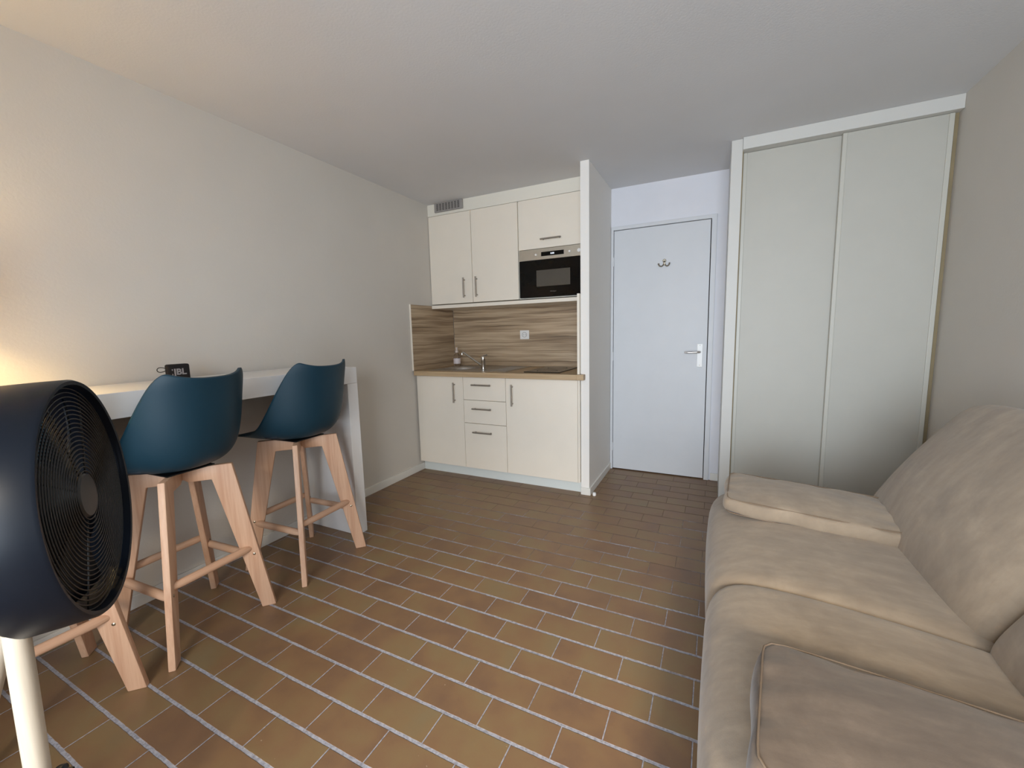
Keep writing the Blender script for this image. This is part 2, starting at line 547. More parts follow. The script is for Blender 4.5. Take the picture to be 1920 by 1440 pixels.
hp = obj('handle_plate', bx(-0.123, -0.081, YD - 0.012, YD - 0.004, 0.917, 1.102, bev=0.003), M['white'], leaf)
bm = B()
for z in (0.932, 1.088): tube(bm, [(-0.102, YD - 0.0135, z), (-0.102, YD - 0.0115, z)], 0.0035, 10)
obj('screw', bm, M['darksteel'], hp)
bm = B()
tube(bm, [(-0.102, YD - 0.010, 1.037), (-0.102, YD - 0.042, 1.037), (-0.108, YD - 0.050, 1.037), (-0.12, YD - 0.053, 1.037), (-0.16, YD - 0.053, 1.036), (-0.212, YD - 0.051, 1.034)],
     [0.009, 0.0085, 0.0085, 0.0085, 0.008, 0.007], 14)
obj('lever_handle', bm, M['chrome'], leaf, smooth=True)

# coat hook on the door
bm = B()
hx, hz = -0.381, 1.752
lathe(bm, [(0, -0.006), (0.011, -0.006), (0.014, -0.003), (0.014, 0.0)], (hx, YD - 0.004, hz + 0.012), (0, 1, 0), 24)
box(bm, hx - 0.008, hx + 0.008, YD - 0.010, YD - 0.004, hz - 0.025, hz + 0.012, bev=0.002)
for s in (-1, 1):
    pts = []
    for i in range(11):
        a = radians(-10 - i * 17)
        pts.append((hx + s * (0.022 - 0.0165 * cos(a) + 0.001 * i * 0.3), YD - 0.012 - 0.0022 * i, hz - 0.012 + 0.02 * sin(a) * 1.0 + 0.002 * (i > 8)))
    tube(bm, pts, [0.005] * 9 + [0.006, 0.0065], 10)
tag(obj('coat_hook', bm, M['hook'], smooth=True), 'small double-pronged metal coat hook fixed high on the white door', 'hook')

# little floor stop by the partition
bm = B(); lathe(bm, [(0, 0), (0.013, 0), (0.014, 0.012), (0.011, 0.022), (0, 0.024)], (-0.772, 2.925, 0), (0, 0, 1), 20)
tag(obj('door_stopper', bm, M['white'], smooth=True), 'tiny white plastic floor stopper at the foot of the partition wall', 'door stopper')


# ------------------------------------------------------------------ kitchen
def bar_handle(name, x, z, length, vertical, yfront, parent):
    bm = B()
    h = length / 2
    y = yfront - 0.030
    a, b2 = ((x, y, z - h), (x, y, z + h)) if vertical else ((x - h, y, z), (x + h, y, z))
    tube(bm, [a, b2], 0.0062, 14)
    for s in (-1, 1):
        q = (h - 0.018) * s
        p = (x, y, z + q) if vertical else (x + q, y, z)
        tube(bm, [p, (p[0], yfront + 0.001, p[2])], 0.0045, 10)
    return obj(name, bm, M['darksteel'], parent, smooth=True)


ZB0, ZB1 = 0.093, 0.870
G = 0.0018


def base_unit(x0, x1, label, name='base_cabinet'):
    t = thing(name, label, 'cabinet', ((x0 + x1) / 2, YF + 0.3, 0), 'base cabinets under the worktop')
    bm = B(); box(bm, x0, x1, YF + 0.019, YB + 0.018, ZB0, 0.868)
    obj('body', bm, M['creambody'], t)
    return t


cab = base_unit(-2.358, -1.876, 'cream base cabinet under the sink bowl, left of the drawers against the left wall')
d = obj('door', bx(-2.358 + G, -1.876 - G, YF, YF + 0.018, ZB0, ZB1 - 0.004, bev=0.001), M['cream'], cab)
bar_handle('handle', -1.958, 0.734, 0.170, True, YF, d)
cab = base_unit(-1.876, -1.478, 'narrow cream base cabinet with three stacked drawers')
for z0, z1, hz_ in ((0.093, 0.478, 0.409), (0.482, 0.674, 0.607), (0.678, 0.866, 0.805)):
    d = obj('drawer', bx(-1.876 + G, -1.478 - G, YF, YF + 0.018, z0, z1, bev=0.001), M['cream'], cab)
    bar_handle('handle', -1.692, hz_, 0.178, False, YF, d)
cab = base_unit(-1.478, -0.874, 'wide cream base cabinet under the hob, right of the drawers')
d = obj('door', bx(-1.478 + G, -0.888, YF, YF + 0.018, ZB0, ZB1 - 0.004, bev=0.001), M['cream'], cab)
bar_handle('handle', -1.416, 0.734, 0.170, True, YF, d)
obj('filler_strip', bx(-0.886, -0.872, YF + 0.002, YF + 0.02, ZB0, ZB1 - 0.004), M['cream'], cab)
tag(obj('kitchen_plinth', bx(-2.36, -0.874, 2.952, 2.968, 0.0, 0.092), M['plinth']), 'white kick board along the floor under the base cabinets', 'plinth')

wt = B()
for a_ in ((-2.358, -2.245, YF - 0.032, YB - 0.001), (-1.875, -0.889, YF - 0.032, YB - 0.001), (-2.245, -1.875, YF - 0.032, 3.005), (-2.245, -1.875, 3.375, YB - 0.001)):
    box(wt, *a_, 0.8705, 0.910)
box(wt, -0.889, -0.835, YF - 0.032, YF + 0.02, 0.8705, 0.910, bev=0.002)
tag(obj('worktop', wt, M['worktop']), 'light oak-look worktop holding the sink and the hob', 'worktop')
tag(obj('backsplash', bx(-2.355, -0.893, YB, YB + 0.018, 0.911, 1.497), M['zebra']), 'wide striped wood-look backsplash board behind sink and hob', 'backsplash')
sp = thing('side_splash_panel', 'striped wood-look splash board on the left wall beside the sink', 'backsplash', (XL, 3.2, 0.911))
obj('board', bx(XL + 0.001, XL + 0.015, YF - 0.028, YB - 0.001, 0.911, 1.484), M['zebra'], sp)
obj('edge_strip', bx(XL + 0.001, XL + 0.0155, YF - 0.033, YF - 0.028, 0.911, 1.486), M['cream'], sp, label='cream front edge')
tag(obj('end_panel', bx(-0.888, -0.872, YF - 0.004, YB + 0.015, 0.911, 1.4875), M['cream']), 'thin cream upright end panel between worktop and microwave beside the partition', 'panel')

# wall cabinets
wc = thing('wall_cabinet', 'cream wall cabinet with two tall doors above the sink', 'cabinet', (-1.92, 3.35, 1.4975), 'wall cabinets')
obj('body', bx(-2.371, -1.474, YU + 0.019, YB + 0.018, 1.4975, 2.277), M['creambody'], wc)
for x0, x1, hx_ in ((-2.368, -1.926, -2.003), (-1.921, -1.4785, -1.877)):
    d = obj('door', bx(x0, x1, YU, YU + 0.018, 1.4975, 2.275, bev=0.001), M['cream'], wc)
    bar_handle('handle', hx_, 1.627, 0.172, True, YU, d)
wc = thing('microwave_cabinet', 'cream wall cabinet with a lift-up flap above the microwave', 'cabinet', (-1.17, 3.35, 1.4975), 'wall cabinets')
bm = B()
box(bm, -1.472, -1.456, YU + 0.019, YB + 0.018, 1.4975, 2.277); box(bm, -0.890, -0.874, YU + 0.019, YB + 0.018, 1.4975, 2.277)
box(bm, -1.456, -0.890, YU + 0.019, YB + 0.018, 1.89, 2.277); box(bm, -1.456, -0.890, YU + 0.019, YB + 0.018, 1.4975, 1.503)
obj('body', bm, M['creambody'], wc)
d = obj('flap_door', bx(-1.467, -0.876, YU, YU + 0.018, 1.889, 2.275, bev=0.001), M['cream'], wc)
bar_handle('handle', -1.184, 1.9535, 0.172, False, YU, d)
tag(obj('light_pelmet', bx(-2.356, -0.889, YU - 0.022, YB - 0.001, 1.457, 1.487, bev=0.002), M['cream']), 'long cream board under the wall cabinets and microwave', 'shelf')

# microwave
mw = thing('microwave_oven', 'built-in black glass microwave with a steel control strip', 'microwave', (-1.17, 3.35, 1.504))
obj('casing', bx(-1.452, -0.894, YU + 0.018, YB - 0.02, 1.506, 1.884), M['blackplastic'], mw)
obj('door', bx(-1.467, -0.878, YU - 0.003, YU + 0.018, 1.5045, 1.798, bev=0.001), M['blackglass'], mw)
obj('door_window', bx(-1.316, -1.031, YU - 0.0036, YU - 0.003, 1.589, 1.717), M['greyglass'], mw)
cp = obj('control_strip', bx(-1.467, -0.878, YU - 0.005, YU + 0.018, 1.800, 1.885, bev=0.0015), M['champagne'], mw)
ds = obj('display', bx(-1.272, -1.081, YU - 0.006, YU - 0.005, 1.8245, 1.857), M['blackglass'], cp)
text_mesh('display_digits', '0:00', 0.018, M['led'], cp, (-1.176, YU - 0.0064, 1.840), (1, 0, 0), (0, 0, 1), 0.0002)
for x, r in ((-1.316, 0.0085), (-1.033, 0.0085), (-0.957, 0.0145)):
    bm = B(); lathe(bm, [(0, -0.010), (r * 0.85, -0.010), (r, -0.008), (r, 0)], (x, YU - 0.005, 1.8395), (0, 1, 0), 24)
    obj('knob', bm, M['white'], cp, smooth=True)
text_mesh('brand_mark', 'Whirlpool', 0.0125, M['logodim'], mw, (-1.1735, YU - 0.0034, 1.546), (1, 0, 0), (0, 0, 1), 0.0002)

# ventilation grille above the cabinets
vg = thing('ventilation_grille', 'grey slotted air grille above the left wall cabinet door', 'vent', (-2.138, YU, 2.301))
obj('frame', bx(-2.286, -1.991, YU - 0.014, YU + 0.003, 2.301, 2.3775, bev=0.002), M['vent'], vg)
bm = B()
for i in range(8):
    for k in range(7):
        x = -2.262 + i * 0.0315; z = 2.313 + k * 0.0085
        box(bm, x, x + 0.021, YU - 0.0146, YU - 0.0138, z, z + 0.0045)
obj('slots', bm, M['darkhole'], vg)

# wall socket
so = thing('wall_socket', 'white square power socket on the striped backsplash', 'socket', (-1.577, YB, 1.16))
obj('cover_plate', bx(-1.622, -1.532, YB - 0.009, YB, 1.161, 1.242, bev=0.002), M['white'], so)
bm = B(); lathe(bm, [(0.021, -0.0115), (0.0235, -0.0115), (0.0235, -0.009), (0.021, -0.009)], (-1.577, YB, 1.2015), (0, 1, 0), 32, close=True)
for dx_ in (-0.0095, 0.0095): tube(bm, [(-1.577 + dx_, YB - 0.0105, 1.2015), (-1.577 + dx_, YB - 0.009, 1.2015)], 0.003, 10)
obj('socket_ring', bm, M['vent'], so, smooth=True)

# sink: steel plate with round bowl and ribbed drainer
sk = thing('sink', 'stainless steel inset sink with round bowl and drainboard', 'sink', (-1.88, 3.19, 0.910))
SX0, SX1, SY0, SY1 = -2.262, -1.496, 2.945, 3.455
bcx, bcy, br_ = -2.06, 3.19, 0.175
bm = B()
ZS = 0.9135
seg = 64
inner = []; outer = []
angs = sorted([2 * pi * i / 60 for i in range(60)] + [math.atan2(y - bcy, x - bcx) % (2 * pi) for x in (SX0, SX1) for y in (SY0, SY1)])
for a in angs:
    inner.append(bm.verts.new((bcx + br_ * cos(a), bcy + br_ * sin(a), ZS)))
    c, s = cos(a), sin(a)
    tx = ((SX1 if c > 0 else SX0) - bcx) / c if abs(c) > 1e-6 else 1e9
    ty = ((SY1 if s > 0 else SY0) - bcy) / s if abs(s) > 1e-6 else 1e9
    t_ = min(tx, ty)
    outer.append(bm.verts.new((bcx + t_ * c, bcy + t_ * s, ZS)))
low = [bm.verts.new((v.co.x, v.co.y, 0.9105)) for v in outer]
for i in range(seg):
    j = (i + 1) % seg
    bm.faces.new((inner[i], inner[j], outer[j], outer[i])); bm.faces.new((outer[i], outer[j], low[j], low[i]))
obj('sink_plate', bm, M['steel'], sk)
bm = B()
lathe(bm, [(br_ + 0.008, 0.004), (br_ + 0.004, 0.0055), (br_, 0.003), (br_ - 0.006, -0.008)], (bcx, bcy, 0.910), (0, 0, 1), 64)
obj('bowl', bm, M['steel'], sk, smooth=True)
bm = B()
for i in range(9): tube(bm, [(-1.68, 3.02 + i * 0.045, ZS + 0.0005), (-1.53, 3.02 + i * 0.045, ZS + 0.0005)], 0.0025, 6)
obj('drainer_ribs', bm, M['steel'], sk, smooth=True)
# bowl seen only as a dark hollow: basin floor
bm = B(); lathe(bm, [(br_ - 0.006, 0.0), (br_ - 0.012, -0.02), (br_ - 0.04, -0.0285), (0.03, -0.030), (0, -0.032)], (bcx, bcy, 0.9025), (0, 0, 1), 48)
obj('basin', bm, M['steel'], sk, smooth=True)

# tap
tp = thing('kitchen_tap', 'chrome mixer tap with long tilted spout beside the sink bowl', 'tap', (-1.763, 3.047, 0.914))
bm = B(); lathe(bm, [(0, 0), (0.024, 0), (0.024, 0.006), (0.019, 0.010), (0.018, 0.075), (0.0195, 0.078), (0.0195, 0.105), (0.017, 0.115), (0, 0.118)], (-1.763, 3.047, 0.914), (0, 0, 1), 32)
obj('tap_body', bm, M['chrome'], tp, smooth=True)
bm = B(); tube(bm, [(-1.77, 3.05, 0.950), (-1.80, 3.055, 0.962), (-1.97, 3.075, 1.058), (-1.985, 3.077, 1.062), (-1.992, 3.078, 1.058), (-1.993, 3.078, 1.042)], [0.010, 0.009, 0.0085, 0.010, 0.011, 0.0115], 14)
obj('spout', bm, M['chrome'], tp, smooth=True)
bm = B(); tube(bm, [(-1.763, 3.047, 1.030), (-1.745, 3.040, 1.036), (-1.715, 3.030, 1.042)], [0.008, 0.006, 0.006], 10)
obj('lever', bm, M['darksteel'], tp, smooth=True)

# soap bottle
bt = thing('soap_bottle', 'small clear soap bottle with pale cap in the sink corner', 'bottle', (-2.235, 3.36, 0.914))
bo = (-2.235, 3.36, 0.914)
bm = B(); lathe(bm, [(0, 0), (0.030, 0), (0.034, 0.006), (0.034, 0.085), (0.028, 0.108), (0.014, 0.124), (0.013, 0.132), (0, 0.132)], bo, (0, 0, 1), 32)
obj('bottle_body', bm, M['clear'], bt, smooth=True)
bm = B(); lathe(bm, [(0, 0.132), (0.016, 0.132), (0.015, 0.150), (0.009, 0.154), (0.008, 0.168), (0.010, 0.170), (0.009, 0.182), (0, 0.183)], bo, (0, 0, 1), 24)
obj('cap', bm, plain('pale_cap', srgb(200, 185, 175), 0.4), bt, smooth=True)
bm = B(); lathe(bm, [(0.0345, 0.025), (0.0345, 0.075)], bo, (0, 0, 1), 32)
obj('bottle_sticker', bm, plain('bottle_label', srgb(214, 204, 204), 0.5), bt, smooth=True)

# hob
hb = thing('hob', 'black glass two-ring electric hob set in the worktop', 'hob', (-1.17, 3.2, 0.910))
obj('glass_plate', bx(-1.343, -1.047, 2.95, 3.46, 0.9105, 0.9165, bev=0.001), M['hob'], hb)
for y in (3.08, 3.32):
    bm = B(); lathe(bm, [(0.078, 0.9167), (0.081, 0.9170), (0.084, 0.9167)], (-1.195, y, 0), (0, 0, 1), 48)
    obj('cooking_ring', bm, M['darkhole'], hb)

# ------------------------------------------------------------------ sliding wardrobe
YW = 3.086
wr = thing('wardrobe', 'built-in wardrobe with two tall pale sliding doors beside the sofa', 'wardrobe', (0.6, 3.3, 0))
obj('side_panel', bx(0.057, 0.119, YW, YD - 0.001, 0.0005, ZC - 0.0005, bev=0.001), M['fascia'], wr)
obj('fascia', bx(0.1195, XR - 0.001, YW - 0.022, YW + 0.06, 2.308, ZC - 0.0008, bev=0.001), M['fascia'], wr)
obj('edge_strip', bx(0.119, 0.1245, YW + 0.012, YW + 0.05, 0.0005, 2.308), M['gapwood'], wr, label='narrow bare wooden strip')
obj('edge_strip', bx(XR - 0.016, XR - 0.001, YW + 0.03, YW + 0.06, 0.0005, 2.308), M['gapwood'], wr, label='narrow bare wooden strip')
obj('floor_rail', bx(0.125, XR - 0.017, YW + 0.01, YW + 0.09, 0.0005, 0.012), M['stile'], wr)


def slide(x0, x1, y, yb):
    dd = obj('sliding_door', bx(x0 + 0.02, x1 - 0.02, y + 0.006, y + 0.016, 0.02, 2.306), M['wardrobe'], wr)
    for a, b2 in ((x0, x0 + 0.022), (x1 - 0.022, x1)):
        bm = B(); box(bm, a, b2, y, y + 0.026, 0.014, 2.3065, bev=0.003, seg=2)
        obj('stile', bm, M['stile'], dd)
    return dd


slide(0.1255, 0.645, YW + 0.040, 0)
slide(0.621, 1.090, YW + 0.012, 0)
struct('trim_2', bx(0.119, XR, YW + 0.10, YW + 0.11, 0, ZC), M['gapwood'])

# ------------------------------------------------------------------ high desk along the left wall
dk = thing('high_desk', 'long glossy white high desk along the left wall', 'desk', (-2.15, 1.0, 0))
ZD1, ZD0 = 1.040, 0.945
obj('desk_top', bx(XL + 0.013, -1.942, 0.0, 1.825, ZD0, ZD1, bev=0.0015), M['desk'], dk)
obj('end_panel', bx(XL + 0.013, -1.942, 1.750, 1.825, 0.001, ZD0 - 0.0008, bev=0.0015), M['desk'], dk)
obj('end_panel', bx(XL + 0.013, -1.942, 0.0, 0.075, 0.001, ZD0 - 0.0008, bev=0.0015), M['desk'], dk)

# small black speaker with hanging loop, standing on the desk
sx, y0s, y1s = -2.20, 0.985, 1.072
spk = thing('portable_speaker', 'small black portable speaker with a loop standing on the white desk', 'speaker', (sx, 1.03, ZD1))
obj('casing', bx(sx - 0.034, sx, y0s, y1s, ZD1 + 0.0005, ZD1 + 0.076, bev=0.008, seg=4), M['fabricblack'], spk, smooth=True)
LP = []
for i in range(24):
    a = 2 * pi * i / 24
    LP.append((sx - 0.015, y0s - 0.020 + 0.0195 * cos(a) + 0.004, ZD1 + 0.054 + 0.0105 * sin(a) * (0.55 + 0.45 * (1 - cos(a)) / 2 * 2 / 1.2)))
bm = B(); tube(bm, LP, 0.0018, 8, closed=True)
obj('carry_loop', bm, plain('loop_cord', srgb(40, 32, 24), 0.8), spk, smooth=True)
text_mesh('brand_mark', 'JBL', 0.038, M['logo'], spk, (sx + 0.0004, 1.030, ZD1 + 0.040), (0, 1, 0), (0, 0, 1), 0.0006, 0.0011)
bm = B()
box(bm, sx, sx + 0.001, 0.9985, 1.0015, ZD1 + 0.0475, ZD1 + 0.0545); box(bm, sx, sx + 0.001, 0.9985, 1.0015, ZD1 + 0.026, ZD1 + 0.033)
obj('exclamation_mark', bm, M['logo'], spk)

# table lamp whose light falls on the left wall
LX, LY = -2.185, 0.20
tl = thing('table_lamp', 'small table lamp glowing at the near end of the white desk', 'lamp', (LX, LY, ZD1))
bm = B(); lathe(bm, [(0, 0.001), (0.06, 0.001), (0.062, 0.012), (0.02, 0.02), (0.012, 0.05), (0.012, 0.30), (0, 0.30)], (LX, LY, ZD1), (0, 0, 1), 32)
obj('lamp_base', bm, M['white'], tl, smooth=True)
msh, nt_, b_ = newmat('lamp_shade'); b_.inputs['Base Color'].default_value = (0.75, 0.66, 0.5, 1); b_.inputs['Roughness'].default_value = 0.9
tr_ = nt_.nodes.new('ShaderNodeBsdfTranslucent'); tr_.inputs[0].default_value = (0.9, 0.74, 0.5, 1)
mx_ = nt_.nodes.new('ShaderNodeMixShader'); mx_.inputs[0].default_value = 0.45
nt_.links.new(b_.outputs[0], mx_.inputs[1]); nt_.links.new(tr_.outputs[0], mx_.inputs[2])
nt_.links.new(mx_.outputs[0], nt_.nodes['Material Output'].inputs[0])
bm = B(); lathe(bm, [(0.137, 0.305), (0.122, 0.462), (0.120, 0.462), (0.135, 0.305)], (LX, LY, ZD1), (0, 0, 1), 48, close=True)
obj('lamp_shade', bm, msh, tl, smooth=True)
bm = B(); lathe(bm, [(0, 0.458), (0.119, 0.458), (0.119, 0.460), (0, 0.460)], (LX, LY, ZD1), (0, 0, 1), 48)
mdf, nt_, b_ = newmat('lamp_diffuser'); b_.inputs['Base Color'].default_value = (0.8, 0.75, 0.65, 1)
tr_ = nt_.nodes.new('ShaderNodeBsdfTranslucent'); tr_.inputs[0].default_value = (1, 0.95, 0.85, 1)
tp_ = nt_.nodes.new('ShaderNodeBsdfTransparent')
mx_ = nt_.nodes.new('ShaderNodeMixShader'); mx_.inputs[0].default_value = 0.38
nt_.links.new(tr_.outputs[0], mx_.inputs[1]); nt_.links.new(tp_.outputs[0], mx_.inputs[2])
nt_.links.new(mx_.outputs[0], nt_.nodes['Material Output'].inputs[0])
obj('diffuser', bm, mdf, tl, smooth=True)  # unseen disc added to soften the light leaving the top of the shade
bm = B(); lathe(bm, [(0, 0.322), (0.02, 0.326), (0.027, 0.338), (0.022, 0.350), (0, 0.356)], (LX, LY, ZD1), (0, 0, 1), 20)
obj('bulb', bm, emis('bulb_glow', (1.0, 0.72, 0.36, 1), 30), tl, smooth=True)
ld = bpy.data.lights.new('table_lamp_light', 'POINT'); ld.energy = 25; ld.color = (1.0, 0.70, 0.29); ld.shadow_soft_size = 0.03
lo_ = bpy.data.objects.new('table_lamp_light', ld); COL.objects.link(lo_); lo_.parent = tl; lo_.location = (0, 0, 0.397)
ld.use_shadow = True


# ------------------------------------------------------------------ bar stools
def stool_parts(root):
    # four board legs on the diagonals
    dirs = [(1, -1), (1, 1), (-1, 1), (-1, -1)]
    legs = []
    for dx_, dy_ in dirs:
        d = Vector((dx_, dy_, 0)).normalized(); n = Vector((-d.y, d.x, 0))
        th = 0.024
        P = [(0.248, 0.0), (0.304, 0.0), (0.188, 0.690), (0.105, 0.690), (0.105, 0.640)]
        P = [(0.248, 0.0), (0.304, 0.0), (0.190, 0.690), (0.008, 0.690), (0.008, 0.645), (0.030, 0.628), (0.112, 0.628)]
        pts = [d * a + Vector((0, 0, z)) - n * th / 2 for a, z in P]
        bm = B(); prism(bm, pts, n * th, bev=0.004)
        lg = obj('leg', bm, M['beech'], root, smooth=True)
        legs.append(lg)
    def at_(i, z, inset=0.03):
        d = Vector((dirs[i][0], dirs[i][1], 0)).normalized()
        t_ = z / 0.69
        r_ = (0.304 + (0.190 - 0.304) * t_) - inset
        return d * r_ + Vector((0, 0, z))
    for i, j, z in ((0, 1, 0.288), (1, 2, 0.250), (2, 3, 0.288), (3, 0, 0.250)):
        a, b2 = at_(i, z), at_(j, z)
        dd = (b2 - a)
        bm = B(); tube(bm, [a, a + dd * 0.02, a + dd * 0.12, b2 - dd * 0.12, b2 - dd * 0.02, b2], [0.011, 0.013, 0.0165, 0.0165, 0.013, 0.011], 14)
        obj('foot_rail', bm, M['beechh'] if abs(dd.y) > abs(dd.x) else wood_x, root, smooth=True)
    # bolts through the legs
    for i in range(4):
        d = Vector((dirs[i][0], dirs[i][1], 0)).normalized(); n = Vector((-d.y, d.x, 0))
        p = at_(i, 0.262, 0.022)
        for s_ in ((-1, 1) if True else ()):
            bm = B(); lathe(bm, [(0, 0.0026), (0.003, 0.0026), (0.0058, 0.0010), (0.0058, 0)], p + n * s_ * 0.012, n * s_, 14)
            obj('bolt', bm, M['screw'], legs[i], smooth=True)
    # black bracket plate under the shell
    bm = B(); box(bm, -0.09, 0.09, -0.09, 0.09, 0.6905, 0.6955, bev=0.001)
    obj('bracket', bm, M['blackplastic'], root)
    # shell: centre line and edge line, the desk side is -x
    Cn = [(-0.225, 0.722), (-0.19, 0.710), (-0.12, 0.702), (-0.02, 0.698), (0.06, 0.702), (0.125, 0.712), (0.172, 0.748), (0.202, 0.815), (0.220, 0.90), (0.232, 0.99), (0.246, 1.06), (0.252, 1.078)]
    Ed = [(-0.205, 0.19, 0.727), (-0.185, 0.215, 0.735), (-0.13, 0.222, 0.742), (-0.075, 0.228, 0.750), (-0.025, 0.231, 0.772), (0.012, 0.230, 0.808), (0.045, 0.225, 0.855), (0.078, 0.215, 0.910), (0.110, 0.205, 0.968), (0.143, 0.191, 1.024), (0.175, 0.176, 1.076), (0.200, 0.148, 1.106)]
    nt_s = 12; ns = 20
    bm = B()
    rows = []
    for i in range(nt_s):
        cx, cz = Cn[i]; ex, ey, ez = Ed[i]
        row = []
        for j in range(ns + 1):
            s_ = -1 + 2 * j / ns
            a = abs(s_)
            f = a ** 2.6
            y = ey * (s_ * (1 - 0.06 * a * a) / 0.94)
            if i == 0: fx_ = a ** 3
            else: fx_ = f
            x = cx + (ex - cx) * fx_; z = cz + (ez - cz) * f
            row.append(bm.verts.new((x, y, z)))
        rows.append(row)
    for i in range(nt_s - 1):
        for j in range(ns):
            bm.faces.new((rows[i][j], rows[i][j + 1], rows[i + 1][j + 1], rows[i + 1][j]))
    sh = obj('seat_shell', bm, M['teal'], root, smooth='all')
    md = sh.modifiers.new('thick', 'SOLIDIFY'); md.thickness = 0.013; md.offset = 0; md.edge_crease_inner = 0.6; md.edge_crease_outer = 0.6
    md = sh.modifiers.new('sub', 'SUBSURF'); md.levels = 2; md.render_levels = 2
    # seat pad lying in the shell
    bm = B()
    n1, n2 = 8, 28
    top = bm.verts.new((-0.055, 0, 0.747))
    prev = None
    for i in range(1, n1 + 1):
        r_ = i / n1
        ring = []
        for j in range(n2):
            a = 2 * pi * j / n2
            ca, sa = cos(a), sin(a)
            ex_ = 0.150 * r_ * (abs(ca) ** 0.75) * (1 if ca > 0 else -1)
            ey_ = 0.198 * r_ * (abs(sa) ** 0.75) * (1 if sa > 0 else -1)
            z = 0.747 - 0.003 * r_ ** 4 + (0.012 if i == n1 else 0) * -1
            ring.append(bm.verts.new((-0.055 + ex_, ey_, z)))
        for j in range(n2):
            if prev is None: bm.faces.new((top, ring[j], ring[(j + 1) % n2]))
            else: bm.faces.new((prev[j], ring[j], ring[(j + 1) % n2], prev[(j + 1) % n2]))
        prev = ring
    low = [bm.verts.new((v.co.x * 0.9 - 0.005, v.co.y * 0.86, 0.715)) for v in prev]
    for j in range(n2): bm.faces.new((prev[j], low[j], low[(j + 1) % n2], prev[(j + 1) % n2]))
    bm.faces.new(low[::-1])
    obj('seat_pad', bm, M['tealcush'], root, smooth='all')


wood_x = wood('beech_rail_across', srgb(188, 146, 118), srgb(212, 176, 148), 'x', 1.6)


def copy_tree(o, parent=None):
    c = o.copy(); COL.objects.link(c)
    if parent: c.parent = parent
    for ch in list(o.children): copy_tree(ch, c)
    return c


S1 = thing('bar_stool', 'teal shell bar stool at the far end of the white desk, nearest the kitchen', 'bar stool', (0, 0, 0), 'bar stools at the desk')
stool_parts(S1)
S2 = copy_tree(S1); S2['label'] = 'middle teal shell bar stool, between the fan and the stool nearest the kitchen'
S3 = copy_tree(S1); S3['label'] = 'beech-legged bar stool mostly hidden behind the black fan'
for s_, x, y, rz, swivel in ((S1, -2.005, 1.449, 0.06, 0.02), (S2, -2.000, 0.888, 0.06, 0.08), (S3, -1.998, 0.405, 0.0, -0.16)):
    s_.location = (x, y, 0); s_.rotation_euler = (0, 0, rz)
    for ch in s_.children:
        if ch.name.startswith('seat_'):
            ch.data = ch.data.copy()
            ch.data.transform(Matrix.Rotation(swivel, 4, 'Z') @ Matrix.Translation((0, 0.012, 0)))

# ------------------------------------------------------------------ black drum fan on wooden tripod
FC = Vector((-1.079, 0.335, 0.929))
FN = Vector((cos(0.997) * cos(0.053), sin(0.997) * cos(0.053), sin(0.053)))
FR = 0.225
fan = thing('drum_fan', 'large black drum fan on pale wooden legs in the left foreground', 'fan', (FC.x, FC.y, 0))
fu, fv = frame_of(FN)
bm = B()
D_ = 0.098
lathe(bm, [(FR - 0.010, 0.0), (FR - 0.003, 0.001), (FR, -0.004), (FR + 0.0005, -D_ * 0.5), (FR, -D_ + 0.010), (FR - 0.006, -D_ + 0.001), (FR - 0.014, -D_), (FR - 0.014, -D_ + 0.01), (FR - 0.010, -0.02)], FC, FN, 96, close=True)
obj('drum', bm, M['fanblack'], fan, smooth=True)


def grille(d0, name, dome):
    bm = B()
    n_ = 20
    for i in range(n_):
        r_ = 0.047 + i * (FR - 0.015 - 0.047) / (n_ - 1)
        h = d0 + dome * (1 - (r_ / FR) ** 2)
        pts = [FC + FN * h + r_ * (cos(a) * fu + sin(a) * fv) for a in (2 * pi * k / 72 for k in range(72))]
        tube(bm, pts, 0.0014, 6, closed=True)
    for k in range(8):
        a = 2 * pi * k / 8 + 0.35
        dd = cos(a) * fu + sin(a) * fv
        pts = [FC + FN * (d0 - 0.002 + dome * (1 - (r_ / FR) ** 2)) + dd * r_ for r_ in (0.035, 0.09, 0.15, FR - 0.010)]
        tube(bm, pts, 0.0016, 6)
    return obj(name, bm, M['fangrille'], fan, smooth='all')


fg = grille(-0.014, 'front_grille', 0.006)
bm = B(); lathe(bm, [(0, 0.002), (0.040, 0.000), (0.044, -0.005), (0.044, -0.012), (0, -0.012)], FC + FN * -0.006, FN, 40)
obj('centre_cap', bm, M['hubgrey'], fg, smooth=True)
bg = grille(-D_ + 0.006, 'rear_grille', 0.0)
bm = B(); lathe(bm, [(0, 0.045), (0.05, 0.043), (0.055, 0.03), (0.055, 0.0), (0, 0.0)], FC - FN * (D_ - 0.006), FN, 32)
obj('motor', bm, M['fanblack'], fan, smooth=True)
for k in range(5):
    bm = B()
    a0 = 2 * pi * k / 5
    g_ = []
    for i in range(7):
        r_ = 0.05 + i * 0.0245
        row = []
        for j in range(7):
            s_ = j / 6 - 0.5
            wd = 0.95 - 0.25 * i / 6
            a = a0 + s_ * wd + 0.25 * (i / 6) ** 1.5
            h = -0.050 + s_ * 0.045 * (1 - 0.3 * i / 6)
            row.append(bm.verts.new(FC + FN * h + r_ * (cos(a) * fu + sin(a) * fv)))
        g_.append(row)
    for i in range(6):
        for j in range(6): bm.faces.new((g_[i][j], g_[i][j + 1], g_[i + 1][j + 1], g_[i + 1][j]))
    bl = obj('blade', bm, M['fanblack'], fan, smooth='all')
    md = bl.modifiers.new('thick', 'SOLIDIFY'); md.thickness = 0.003


